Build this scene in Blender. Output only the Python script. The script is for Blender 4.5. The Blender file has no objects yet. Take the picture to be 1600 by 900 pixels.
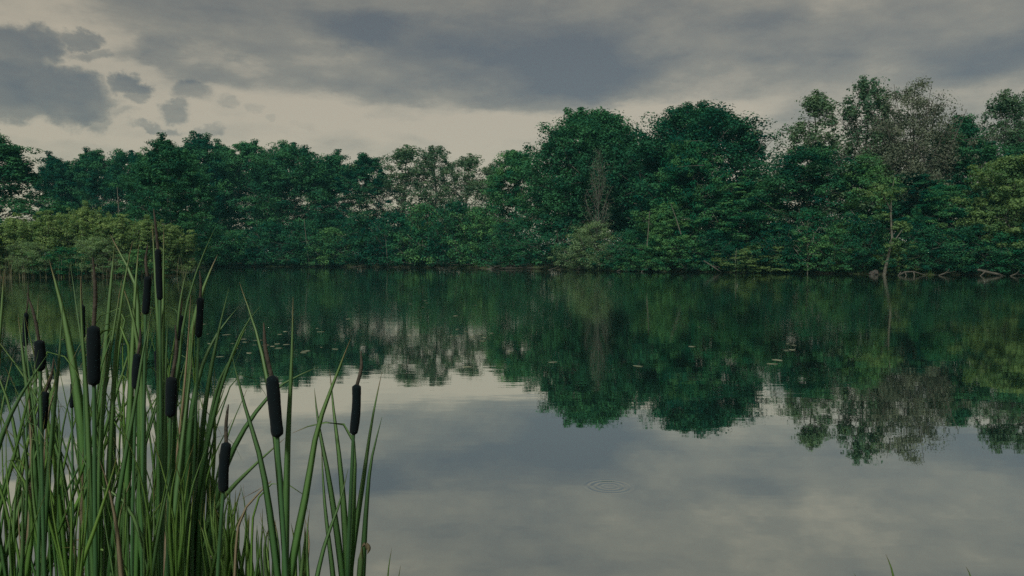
import bpy, math, random
import numpy as np
from mathutils import Vector

sc = bpy.context.scene
COL = sc.collection
R = math.radians

# ------------------------------------------------------------------ camera
EYE = 1.7            # metres above the water
F = 1230.0           # focal length in pixels of the 1600 wide photograph
PITCH = math.atan(50.0 / F)
cam_d = bpy.data.cameras.new("camera")
cam = bpy.data.objects.new("camera", cam_d)
COL.objects.link(cam)
cam.location = (0, 0, EYE)
cam.rotation_euler = (math.pi / 2 - PITCH, 0, 0)
cam_d.sensor_width = 36
cam_d.lens = 36 * F / 1600
cam_d.clip_start = 0.05
cam_d.clip_end = 6000
sc.camera = cam

# ------------------------------------------------------------------ exposure
sc.view_settings.view_transform = 'Standard'
sc.view_settings.look = 'None'
sc.view_settings.gamma = 1
sc.view_settings.use_curve_mapping = False
sc.view_settings.exposure = 1.25
sc.cycles.use_denoising = False
sc.cycles.max_bounces = 6
sc.cycles.transparent_max_bounces = 6
sc.cycles.diffuse_bounces = 3
sc.cycles.volume_bounces = 0
sc.cycles.caustics_reflective = False
sc.cycles.caustics_refractive = False

SUN_EL, SUN_AZ = R(46), R(202)      # azimuth from +Y (view direction) clockwise


def P(px, py, d):
    """world point seen at photo pixel (px, py) at ground depth d (metres along +Y)"""
    u, v = (px - 800) / F, (450 - py) / F
    c, s = math.cos(PITCH), math.sin(PITCH)
    y, z = c + v * s, -s + v * c
    return Vector((u * d / y, d, EYE + z * d / y))


def sky_dir(px, py):
    p = P(px, py, 1.0)
    x, y, z = p.x, 1.0, p.z - EYE
    return math.atan2(x, y), math.atan2(z, math.hypot(x, y))


# ------------------------------------------------------------------ node helper
class NT:
    def __init__(self, tree):
        self.t = tree
        tree.nodes.clear()

    def n(self, typ, **kw):
        nd = self.t.nodes.new(typ)
        for k, v in kw.items():
            setattr(nd, k, v)
        return nd

    def put(self, sock, v):
        if isinstance(v, bpy.types.NodeSocket):
            self.t.links.new(v, sock)
        elif v is not None:
            if sock.type == 'RGBA' and hasattr(v, '__len__') and len(v) == 3:
                v = (*v, 1)
            sock.default_value = v

    def math(self, op, a, b=None, c=None, clamp=False):
        nd = self.n('ShaderNodeMath', operation=op, use_clamp=clamp)
        for i, v in enumerate((a, b, c)):
            if v is not None:
                self.put(nd.inputs[i], v)
        return nd.outputs[0]

    def vec(self, op, a, b=None, scale=None):
        nd = self.n('ShaderNodeVectorMath', operation=op)
        self.put(nd.inputs[0], a)
        if b is not None:
            self.put(nd.inputs[1], b)
        if scale is not None:
            self.put(nd.inputs['Scale'], scale)
        return nd.outputs['Value'] if op in ('LENGTH', 'DOT_PRODUCT', 'DISTANCE') else nd.outputs[0]

    def noise(self, v, scale, detail=4, rough=0.5, dist=0.0, out='Fac'):
        nd = self.n('ShaderNodeTexNoise')
        self.put(nd.inputs['Vector'], v)
        nd.inputs['Scale'].default_value = scale
        nd.inputs['Detail'].default_value = detail
        nd.inputs['Roughness'].default_value = rough
        nd.inputs['Distortion'].default_value = dist
        return nd.outputs[out]

    def rng(self, v, a, b, c=0.0, d=1.0, smooth=False):
        nd = self.n('ShaderNodeMapRange')
        if smooth:
            nd.interpolation_type = 'SMOOTHSTEP'
        self.put(nd.inputs['Value'], v)
        for k, x in zip(('From Min', 'From Max', 'To Min', 'To Max'), (a, b, c, d)):
            self.put(nd.inputs[k], x)
        return nd.outputs[0]

    def mix(self, f, a, b, mode='MIX'):
        nd = self.n('ShaderNodeMix', data_type='RGBA', blend_type=mode)
        self.put(nd.inputs[0], f)
        self.put(nd.inputs[6], a)
        self.put(nd.inputs[7], b)
        return nd.outputs[2]

    def ramp(self, f, stops):
        nd = self.n('ShaderNodeValToRGB')
        e = nd.color_ramp.elements
        while len(e) < len(stops):
            e.new(0.5)
        for el, (p, c) in zip(e, stops):
            el.position = p
            el.color = (*c, 1)
        self.put(nd.inputs[0], f)
        return nd.outputs[0]


# ------------------------------------------------------------------ sky
w = bpy.data.worlds.new("World")
sc.world = w
w.use_nodes = True
N = NT(w.node_tree)
SKY_STRENGTH = 0.1
tc = N.n('ShaderNodeTexCoord').outputs['Generated']
dirn = N.vec('NORMALIZE', tc)
sep = N.n('ShaderNodeSeparateXYZ')
N.put(sep.inputs[0], dirn)
az = N.math('ARCTAN2', sep.outputs[0], sep.outputs[1])
el = N.math('ARCSINE', sep.outputs[2])
comb = N.n('ShaderNodeCombineXYZ')
N.put(comb.inputs[0], az)
N.put(comb.inputs[1], el)
flat = N.vec('MULTIPLY', dirn, (1, 1, 2.6))
wob = N.vec('SUBTRACT', N.noise(flat, 6.0, 6, 0.62, out='Color'), (0.5, 0.5, 0.5))
wob = N.vec('MULTIPLY', wob, (0.16, 0.085, 0))
big = N.vec('SUBTRACT', N.noise(flat, 2.2, 2, 0.5, out='Color'), (0.5, 0.5, 0.5))
big = N.vec('MULTIPLY', big, (0.10, 0.05, 0))
pos = N.vec('ADD', N.vec('ADD', comb.outputs[0], wob), big)
posL = N.vec('ADD', comb.outputs[0], N.vec('SCALE', N.vec('ADD', wob, big), scale=0.75))
#  px, py, rx, ry, amount, softness (0 = hard edge)
CLOUDS = [
    (18, 92, 60, 44, .76, .5), (66, 74, 38, 28, .70, .5), (95, 148, 74, 42, .80, .45), (20, 150, 60, 38, .76, .5), (125, 60, 30, 15, .6, .6), (142, 84, 26, 9, .34, .7),
    (150, 188, 14, 18, .36, .7), (204, 130, 26, 22, .68, .55), (212, 152, 18, 14, .44, .6), (182, 176, 32, 9, .32, .7), (292, 146, 32, 18, .40, .65), (270, 172, 28, 17, .50, .6),
    (246, 198, 46, 8, .44, .7), (322, 202, 26, 8, .34, .7), (355, 162, 26, 14, .28, .7), (400, 172, 16, 11, .26, .7), (428, 188, 12, 6, .22, .7), (480, 190, 22, 7, .16, .7),
    (330, 22, 260, 46, .20, 1.0), (300, 60, 120, 24, .14, 1.0),
    (205, 78, 40, 10, .18, .9), (262, 82, 34, 18, .30, .8), (330, 104, 70, 16, .26, .85), (400, 78, 60, 14, .16, .9),
    (560, 44, 110, 26, .28, .9), (660, 60, 160, 40, .26, 1.0), (430, 118, 150, 20, .18, .9), (600, 112, 200, 34, .22, 1.0), (610, 150, 70, 24, .24, .8),
    (880, 60, 170, 60, .30, 1.0), (850, 112, 200, 62, .44, .95), (860, 146, 150, 30, .22, .8), (620, 132, 150, 26, .16, .85), (950, 110, 120, 50, .22, 1.0), (700, 158, 130, 20, .22, .9), (620, 180, 50, 12, .14, .9),
    (1030, 118, 120, 44, .16, 1.0), (1570, 92, 170, 46, .42, 1.0), (1480, 128, 90, 20, .18, 1.0), (1190, 36, 100, 22, .24, .95), (1250, 98, 90, 14, .14, .95),
    (1232, 196, 60, 32, .24, 1.0), (380, 204, 60, 18, .1, 1.0), (560, 232, 120, 14, .14, 1.0), (120, 238, 160, 22, .16, 1.0), (650, 215, 60, 12, .12, 1.0),
    # thinner, brighter places
    (60, 18, 130, 40, -.26, 1.0), (1010, 192, 220, 36, -.42, .9), (760, 196, 180, 26, -.26, 1.0), (330, 138, 130, 26, -.10, 1.0),
    (500, 165, 90, 22, -.22, .9), (90, 205, 120, 16, -.14, 1.0), (560, 76, 60, 10, -.10, 1.0), (730, 92, 60, 10, -.10, 1.0), (1010, 66, 60, 18, -.12, 1.0),
]
veil = N.rng(N.vec('DOT_PRODUCT', posL, (0.06, 1.0, 0)), R(8.2), R(15.5), 0.0, 0.46, smooth=True)
right = N.rng(N.vec('DOT_PRODUCT', posL, (1, 0.3, 0)), R(12), R(34), 0.0, 0.30, smooth=True)
right = N.math('MULTIPLY', right, N.rng(el, R(14), R(40), 1.0, 0.3))
dens = N.math('MAXIMUM', veil, right)
wob2 = N.vec('SUBTRACT', N.noise(N.vec('MULTIPLY', dirn, (1, 1, 1.35)), 13.0, 9, 0.64, out='Color'), (0.5, 0.5, 0.5))
posC = N.vec('ADD', comb.outputs[0], N.vec('MULTIPLY', wob2, (0.075, 0.060, 0)))
heap = None
for px, py, rx, ry, amt, soft in CLOUDS:
    a, e = sky_dir(px, py)
    dv = N.vec('SUBTRACT', posC if soft < .78 else posL, (a, e, 0))
    dv = N.vec('MULTIPLY', dv, (F / rx, F / ry, 0))
    q = N.vec('LENGTH', dv)
    if soft < .78:      # heaped clouds: a firm bumpy edge, even inside
        hgt = N.rng(q, 1.15, .98 - soft * .75, 0.0, amt, smooth=True)
        if heap is None:
            heap = hgt
        else:
            nd = N.n('ShaderNodeMath', operation='SMOOTH_MAX')
            N.put(nd.inputs[0], heap); N.put(nd.inputs[1], hgt); nd.inputs[2].default_value = .08
            heap = nd.outputs[0]
    else:
        dens = N.math('ADD', dens, N.rng(q, 1.12, 1.12 - soft, 0.0, amt, smooth=True))
mott = N.rng(N.noise(N.vec('MULTIPLY', dirn, (1, 1, 1.6)), 11.0, 7, 0.6), .3, .7, .82, 1.30)
dens = N.math('ADD', dens, N.math('MULTIPLY', heap, mott))
fine = N.math('SUBTRACT', N.noise(flat, 5.0, 7, 0.6), 0.5)
broad = N.math('SUBTRACT', N.noise(flat, 1.7, 3, 0.5), 0.5)
dens = N.math('ADD', dens, N.math('ADD', N.math('MULTIPLY', fine, 0.85), N.math('MULTIPLY', N.math('SUBTRACT', N.noise(flat, 14.0, 7, 0.62), 0.5), N.rng(el, R(17), R(24), 0.62, 0.30))))
# broad cloud masses continue over the rest of the sky
away = N.rng(N.vec('DISTANCE', comb.outputs[0], (0, R(6), 0)), R(24), R(50), 0.12, 0.9, smooth=True)
dens = N.math('ADD', dens, N.math('MULTIPLY', N.math('MULTIPLY', broad, away), 0.9))
cloud = N.ramp(dens, [(0.0, (.412, .346, .240)), (0.18, (.358, .306, .214)), (0.46, (.214, .192, .140)),
                      (0.75, (.138, .130, .105)), (1.0, (.096, .096, .088))])
nish = N.n('ShaderNodeTexSky', sky_type='NISHITA', sun_disc=False, sun_elevation=SUN_EL, sun_rotation=SUN_AZ)
thick = N.vec('SCALE', cloud, scale=0.44 / SKY_STRENGTH)
colr = N.mix(0.93, nish.outputs[0], thick)
bg = N.n('ShaderNodeBackground')
N.put(bg.inputs['Color'], colr)
bg.inputs['Strength'].default_value = SKY_STRENGTH
wo = N.n('ShaderNodeOutputWorld')
N.put(wo.inputs[0], bg.outputs[0])

# ------------------------------------------------------------------ sun behind thick cloud
sl = bpy.data.lights.new("sun", 'SUN')
sl.energy = 1.5
sl.angle = R(10)
sl.color = (1.0, 0.95, 0.86)
sun = bpy.data.objects.new("sun", sl)
COL.objects.link(sun)
sdir = Vector((math.sin(SUN_AZ) * math.cos(SUN_EL), math.cos(SUN_AZ) * math.cos(SUN_EL), math.sin(SUN_EL)))
sun.rotation_euler = sdir.to_track_quat('Z', 'Y').to_euler()


# ------------------------------------------------------------------ materials
def mat(name):
    m = bpy.data.materials.new(name)
    m.use_nodes = True
    return m, NT(m.node_tree)


def attr(N, name, out='Fac'):
    nd = N.n('ShaderNodeAttribute', attribute_name=name)
    return nd.outputs[out]


def foliage(name, dark, light, trans=0.25):
    m, N = mat(name)
    t = attr(N, 'tint')
    oi = N.n('ShaderNodeObjectInfo').outputs['Random']
    t2 = N.math('ADD', t, N.math('MULTIPLY', N.math('SUBTRACT', oi, 0.5), 0.55), clamp=True)
    c = N.mix(t2, dark, light)
    d = N.n('ShaderNodeBsdfDiffuse')
    N.put(d.inputs[0], c)
    tr = N.n('ShaderNodeBsdfTranslucent')
    N.put(tr.inputs[0], N.mix(1.0, c, (1.15, 1.2, 0.55), 'MULTIPLY'))
    mx = N.n('ShaderNodeMixShader')
    mx.inputs[0].default_value = trans
    N.put(mx.inputs[1], d.outputs[0])
    N.put(mx.inputs[2], tr.outputs[0])
    o = N.n('ShaderNodeOutputMaterial')
    N.put(o.inputs[0], mx.outputs[0])
    return m


def rough_mat(name, a, b, scale, rough=0.9, bump=0.0, stretch=(1, 1, 1), detail=6):
    m, N = mat(name)
    co = N.n('ShaderNodeTexCoord').outputs['Object']
    co = N.vec('MULTIPLY', co, stretch)
    f = N.noise(co, scale, detail, 0.6)
    f = N.rng(f, 0.3, 0.7)
    p = N.n('ShaderNodeBsdfPrincipled')
    N.put(p.inputs['Base Color'], N.mix(f, a, b))
    p.inputs['Roughness'].default_value = rough
    p.inputs['Specular IOR Level'].default_value = 0.25
    if bump:
        bn = N.n('ShaderNodeBump')
        bn.inputs['Distance'].default_value = bump
        N.put(bn.inputs['Height'], N.noise(co, scale * 3, 5, 0.6))
        N.put(p.inputs['Normal'], bn.outputs[0])
    o = N.n('ShaderNodeOutputMaterial')
    N.put(o.inputs[0], p.outputs[0])
    return m


M = {}
M['alder'] = foliage('alder_leaves', (.003, .054, .040), (.056, .182, .072))
M['oak'] = foliage('oak_leaves', (.003, .052, .038), (.042, .150, .062))
M['mid'] = foliage('mid_green_leaves', (.010, .100, .050), (.100, .232, .078))
M['airy'] = foliage('thin_crown_leaves', (.050, .115, .070), (.120, .195, .105))
M['brown'] = foliage('brownish_leaves', (.068, .092, .064), (.130, .155, .108), 0.15)
M['lime'] = foliage('yellow_green_leaves', (.055, .140, .058), (.165, .265, .100), .42)
M['shrub'] = foliage('shore_shrub_leaves', (.105, .195, .075), (.280, .395, .160), .42)
M['willow'] = foliage('pale_willow_leaves', (.115, .205, .110), (.240, .370, .185), .42)
M['grass'] = foliage('grass_blades', (.050, .120, .030), (.120, .210, .050))
M['strawgrass'] = foliage('straw_blades', (.10, .11, .07), (.20, .19, .12), .15)
M['bark'] = rough_mat('bark', (.045, .044, .038), (.13, .125, .105), 6, bump=.02, stretch=(1, 1, .25))
M['palebark'] = rough_mat('pale_bark', (.15, .145, .12), (.34, .32, .27), 5, bump=.02, stretch=(1, 1, .3))
M['midbark'] = rough_mat('grey_brown_bark', (.055, .058, .046), (.15, .145, .115), 5, bump=.02, stretch=(1, 1, .3))
M['deadwood'] = rough_mat('weathered_dead_wood', (.034, .034, .028), (.105, .098, .08), 5, bump=.01)
M['rock'] = rough_mat('grey_rock', (.022, .022, .020), (.075, .068, .06), 2.5, bump=.03)


def ground_mat():
    m, N = mat('ground_soil_and_grass')
    co = N.n('ShaderNodeTexCoord').outputs['Object']
    a = N.rng(N.noise(co, 0.35, 6, .6), .35, .65)
    b = N.rng(N.noise(co, 5, 6, .65), .3, .7)
    soil = N.mix(b, (.030, .026, .020), (.085, .070, .050))
    grs = N.mix(b, (.030, .060, .022), (.070, .110, .040))
    p = N.n('ShaderNodeBsdfPrincipled')
    N.put(p.inputs['Base Color'], N.mix(a, soil, grs))
    p.inputs['Roughness'].default_value = .95
    p.inputs['Specular IOR Level'].default_value = .15
    bn = N.n('ShaderNodeBump')
    bn.inputs['Distance'].default_value = .04
    N.put(bn.inputs['Height'], N.noise(co, 9, 6, .65))
    N.put(p.inputs['Normal'], bn.outputs[0])
    o = N.n('ShaderNodeOutputMaterial')
    N.put(o.inputs[0], p.outputs[0])
    return m


RING = P(952, 760, 5.80)     # a fish or a drop has just broken the surface here
RING = Vector((P(952, 760, 1).x * 1.0, 0, 0))
_r = P(952, 760, 1.0)
_k = EYE / (EYE - _r.z)
RING = (_r.x * _k, _k, 0.0)


def water_mat():
    m, N = mat('calm_pond_water')
    co = N.n('ShaderNodeTexCoord').outputs['Object']
    sp = N.n('ShaderNodeSeparateXYZ')
    N.put(sp.inputs[0], co)
    # wind ripples: short crests lying across the view, in patches
    fine = N.noise(N.vec('MULTIPLY', co, (1.5, 4.2, 1)), 1.0, 3, .5)
    fine2 = N.noise(N.vec('MULTIPLY', co, (.35, 1.1, 1)), 1.0, 3, .5)
    patch = N.rng(N.noise(N.vec('MULTIPLY', co, (.05, .16, 1)), 1.0, 3, .55), .42, .66, .25, 1.0, smooth=True)
    midp = N.rng(sp.outputs[1], 7.0, 13.0, .22, 1.0, smooth=True)
    h = N.math('MULTIPLY', N.math('MULTIPLY', fine, patch), midp)
    h = N.math('MULTIPLY', h, .0015)
    h = N.math('ADD', h, N.math('MULTIPLY', fine2, .0016))
    # the ring
    d = N.vec('SUBTRACT', co, RING)
    rr = N.vec('LENGTH', d)
    wave = N.math('SINE', N.math('MULTIPLY', rr, 2 * math.pi / .052))
    env = N.math('MULTIPLY', N.rng(rr, .02, .10, 0, 1, True), N.rng(rr, .14, .21, 1, 0, True))
    h = N.math('ADD', h, N.math('MULTIPLY', N.math('MULTIPLY', wave, env), .00034))
    bn = N.n('ShaderNodeBump')
    bn.inputs['Distance'].default_value = 1.0
    N.put(bn.inputs['Height'], h)
    p = N.n('ShaderNodeBsdfPrincipled')
    p.inputs['Base Color'].default_value = (.016, .034, .026, 1)
    p.inputs['Roughness'].default_value = .015
    p.inputs['IOR'].default_value = 1.4
    N.put(p.inputs['Normal'], bn.outputs[0])
    gl = N.n('ShaderNodeBsdfGlossy')
    gl.inputs['Color'].default_value = (.89, .93, .89, 1)
    N.put(gl.inputs['Roughness'], N.rng(sp.outputs[1], 6.0, 24.0, .014, .070, smooth=True))
    N.put(gl.inputs['Normal'], bn.outputs[0])
    mx = N.n('ShaderNodeMixShader')
    mx.inputs[0].default_value = .84
    N.put(mx.inputs[1], p.outputs[0])
    N.put(mx.inputs[2], gl.outputs[0])
    o = N.n('ShaderNodeOutputMaterial')
    N.put(o.inputs[0], mx.outputs[0])
    return m


def blade_mat(name, base, mid, tip, dry, vein=40.0, trans=.40):
    """long reed blade: colour runs along the blade, fine veins along it, dry brown tip"""
    m, N = mat(name)
    v = attr(N, 'along')
    u = attr(N, 'across')
    t = attr(N, 'tint')
    co = N.n('ShaderNodeTexCoord').outputs['Object']
    blot = N.noise(co, 9, 4, .6)
    c = N.mix(N.rng(v, .25, .75, smooth=True), base, mid)
    c = N.mix(N.rng(v, .6, .97), c, tip)
    c = N.mix(1.0, c, N.mix(t, (.72, .80, .80), (1.30, 1.22, 1.1)), 'MULTIPLY')
    c = N.mix(N.rng(blot, .25, .75, 0, .45), c, N.mix(1.0, c, (.62, .72, .66), 'MULTIPLY'))
    dr = N.rng(N.math('ADD', v, N.math('MULTIPLY', N.math('SUBTRACT', blot, .5), .04)), .935, .985, 0, .9, smooth=True)
    dr = N.math('MULTIPLY', dr, N.rng(t, .2, .5))
    c = N.mix(dr, c, dry)
    veins = N.math('SINE', N.math('MULTIPLY', u, vein))
    c = N.mix(N.rng(veins, -1, 1, 0, .22), c, N.mix(1.0, c, (.6, .7, .6), 'MULTIPLY'))
    p = N.n('ShaderNodeBsdfPrincipled')
    N.put(p.inputs['Base Color'], c)
    p.inputs['Roughness'].default_value = .48
    p.inputs['Specular IOR Level'].default_value = .32
    bn = N.n('ShaderNodeBump')
    bn.inputs['Distance'].default_value = .00005
    N.put(bn.inputs['Height'], veins)
    N.put(p.inputs['Normal'], bn.outputs[0])
    tr = N.n('ShaderNodeBsdfTranslucent')
    N.put(tr.inputs[0], N.mix(1.0, c, (1.25, 1.25, .5), 'MULTIPLY'))
    mx = N.n('ShaderNodeMixShader')
    mx.inputs[0].default_value = trans
    N.put(mx.inputs[1], p.outputs[0])
    N.put(mx.inputs[2], tr.outputs[0])
    o = N.n('ShaderNodeOutputMaterial')
    N.put(o.inputs[0], mx.outputs[0])
    return m


M['blade'] = blade_mat('reed_blade', (.062, .165, .038), (.090, .212, .072), (.155, .265, .112), (.24, .18, .11))
M['young'] = blade_mat('young_bright_blade', (.065, .170, .032), (.115, .255, .055), (.160, .280, .080), (.20, .17, .06))
M['dead'] = blade_mat('dead_straw_blade', (.13, .105, .07), (.20, .165, .115), (.24, .20, .14), (.2, .16, .1), trans=.1)
M['stalk'] = blade_mat('cattail_stalk', (.040, .110, .035), (.045, .120, .048), (.050, .115, .050), (.04, .09, .04), 30, .05)
M['spike'] = rough_mat('dried_flower_spike', (.020, .020, .017), (.070, .060, .046), 60, bump=.002)


def head_mat():
    m, N = mat('dark_velvety_seed_head')
    co = N.n('ShaderNodeTexCoord').outputs['Object']
    f = N.rng(N.noise(co, 420, 3, .6), .3, .7)
    g = N.rng(N.noise(co, 30, 4, .6), .35, .7)
    c = N.mix(f, (.0008, .0045, .0065), (.0035, .0090, .0115))
    c = N.mix(N.math('MULTIPLY', g, .5), c, (.006, .009, .010))
    p = N.n('ShaderNodeBsdfPrincipled')
    N.put(p.inputs['Base Color'], c)
    p.inputs['Roughness'].default_value = .95
    p.inputs['Specular IOR Level'].default_value = .1
    p.inputs['Sheen Weight'].default_value = .04
    bn = N.n('ShaderNodeBump')
    bn.inputs['Distance'].default_value = .0012
    N.put(bn.inputs['Height'], N.noise(co, 500, 2, .6))
    N.put(p.inputs['Normal'], bn.outputs[0])
    o = N.n('ShaderNodeOutputMaterial')
    N.put(o.inputs[0], p.outputs[0])
    return m


M['head'] = head_mat()
M['ground'] = ground_mat()
M['water'] = water_mat()
M['pad'] = foliage('floating_leaf_green', (.10, .13, .09), (.22, .24, .17), .05)


# ------------------------------------------------------------------ mesh helpers
def mesh_np(name, co, quads=None, tris=None, attrs=None, m=None, smooth=False):
    me = bpy.data.meshes.new(name)
    co = np.asarray(co, np.float32)
    loops, starts = [], []
    n = 0
    if quads is not None and len(quads):
        q = np.asarray(quads, np.int32)
        loops.append(q.ravel())
        starts.append(np.arange(len(q), dtype=np.int32) * 4)
        n = len(q) * 4
    if tris is not None and len(tris):
        t = np.asarray(tris, np.int32)
        loops.append(t.ravel())
        starts.append(n + np.arange(len(t), dtype=np.int32) * 3)
    loops = np.concatenate(loops)
    starts = np.concatenate(starts)
    me.vertices.add(len(co))
    me.vertices.foreach_set('co', co.ravel())
    me.loops.add(len(loops))
    me.loops.foreach_set('vertex_index', loops)
    me.polygons.add(len(starts))
    me.polygons.foreach_set('loop_start', starts)
    if smooth:
        me.polygons.foreach_set('use_smooth', np.ones(len(starts), bool))
    for k, v in (attrs or {}).items():
        at = me.attributes.new(k, 'FLOAT', 'POINT')
        at.data.foreach_set('value', np.asarray(v, np.float32))
    if m:
        me.materials.append(m)
    me.update(calc_edges=True)
    return me


def link(name, me, parent=None, loc=(0, 0, 0)):
    o = bpy.data.objects.new(name, me)
    COL.objects.link(o)
    o.location = loc
    if parent:
        o.parent = parent
    return o


def thing(name, label, cat, loc=(0, 0, 0), rz=0.0, group=None, me=None):
    o = bpy.data.objects.new(name, me)
    COL.objects.link(o)
    o.location = loc
    o.rotation_euler = (0, 0, rz)
    o['label'] = label
    o['category'] = cat
    if group:
        o['group'] = group
    return o


def tube(pts, rads, sides=6):
    """verts, quads of a tapering tube along pts, closed at the end"""
    pts = np.asarray(pts, float)
    k = len(pts)
    tan = np.gradient(pts, axis=0)
    tan /= np.linalg.norm(tan, axis=1)[:, None] + 1e-9
    ref = np.array([1.0, 0, 0]) if abs(tan[0][0]) < .8 else np.array([0, 1.0, 0])
    n1 = np.cross(tan, ref)
    n1 /= np.linalg.norm(n1, axis=1)[:, None] + 1e-9
    n2 = np.cross(tan, n1)
    a = np.arange(sides) * 2 * np.pi / sides
    co = (pts[:, None, :] + np.asarray(rads)[:, None, None] *
          (np.cos(a)[None, :, None] * n1[:, None, :] + np.sin(a)[None, :, None] * n2[:, None, :])).reshape(-1, 3)
    i = np.arange(k - 1)[:, None] * sides
    j = np.arange(sides)[None, :]
    j2 = (j + 1) % sides
    q = np.stack([i + j, i + j2, i + sides + j2, i + sides + j], -1).reshape(-1, 4)
    return co, q


class Geo:
    def __init__(self):
        self.v, self.q, self.n, self.at = [], [], 0, {}

    def add(self, co, q, **at):
        self.v.append(co)
        self.q.append(q + self.n)
        self.n += len(co)
        for k, v in at.items():
            self.at.setdefault(k, []).append(np.broadcast_to(v, (len(co),)))

    def mesh(self, name, m, smooth=True):
        return mesh_np(name, np.concatenate(self.v), quads=np.concatenate(self.q), m=m, smooth=smooth,
                       attrs={k: np.concatenate(v) for k, v in self.at.items()})


def leaves_np(rng, centers, rads, per, flat, size, up, tint_c, aspect=.62):
    """many small leaf-shaped faces round each clump centre"""
    n = len(centers) * per
    c = np.repeat(centers, per, 0)
    r = np.repeat(rads, per)
    d = rng.normal(size=(n, 3))
    d /= np.linalg.norm(d, axis=1)[:, None]
    out = d.copy()
    d *= (rng.random(n) ** .45)[:, None]
    d[:, 2] *= flat
    p = c + d * r[:, None]
    nr = rng.normal(size=(n, 3)) * .55 + np.array([0, 0, up * .8]) + out * .95
    nr /= np.linalg.norm(nr, axis=1)[:, None]
    a = rng.normal(size=(n, 3))
    t = np.cross(nr, a)
    t /= np.linalg.norm(t, axis=1)[:, None] + 1e-9
    b = np.cross(nr, t)
    s = size * (.6 + .8 * rng.random(n))[:, None]
    v = np.stack([p - t * s * .5, p + b * s * aspect * .5 - t * s * .06, p + t * s * .5, p - b * s * aspect * .5 - t * s * .06], 1)
    v[:, 1] += nr * s * .10
    v[:, 3] += nr * s * .10
    tint = np.clip(np.repeat(tint_c, per) * .75 + .25 * rng.random(n), 0, 1)
    return v.reshape(-1, 3), np.arange(n * 4).reshape(-1, 4), np.repeat(tint, 4)


PROFILE = {
    'round': lambda t: (np.clip(t, 0, 1) * 1.9 + .42) ** .6 * np.clip(1 - t, 0, 1) ** .42 * .98,
    'tall': lambda t: (t * 2 + .45) ** .5 * np.clip(1 - t, 0, 1) ** .62,
    'cone': lambda t: (t * 2 + .62) ** .4 * np.clip(1.02 - t, 0, 1) ** .78,
    'bush': lambda t: (t * 1.4 + .8) ** .3 * np.clip(1.02 - t, 0, 1) ** .45,
    'dome': lambda t: np.sqrt(np.clip(1 - np.clip(t, 0, 1) ** 2.6, 0, 1)) * (.72 + .28 * np.minimum(1, t * 2.5)) + .02,
    'fan': lambda t: (t * 1.5 + .1) ** .8 * np.clip(1.05 - t, 0, 1) ** .35,
}


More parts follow.
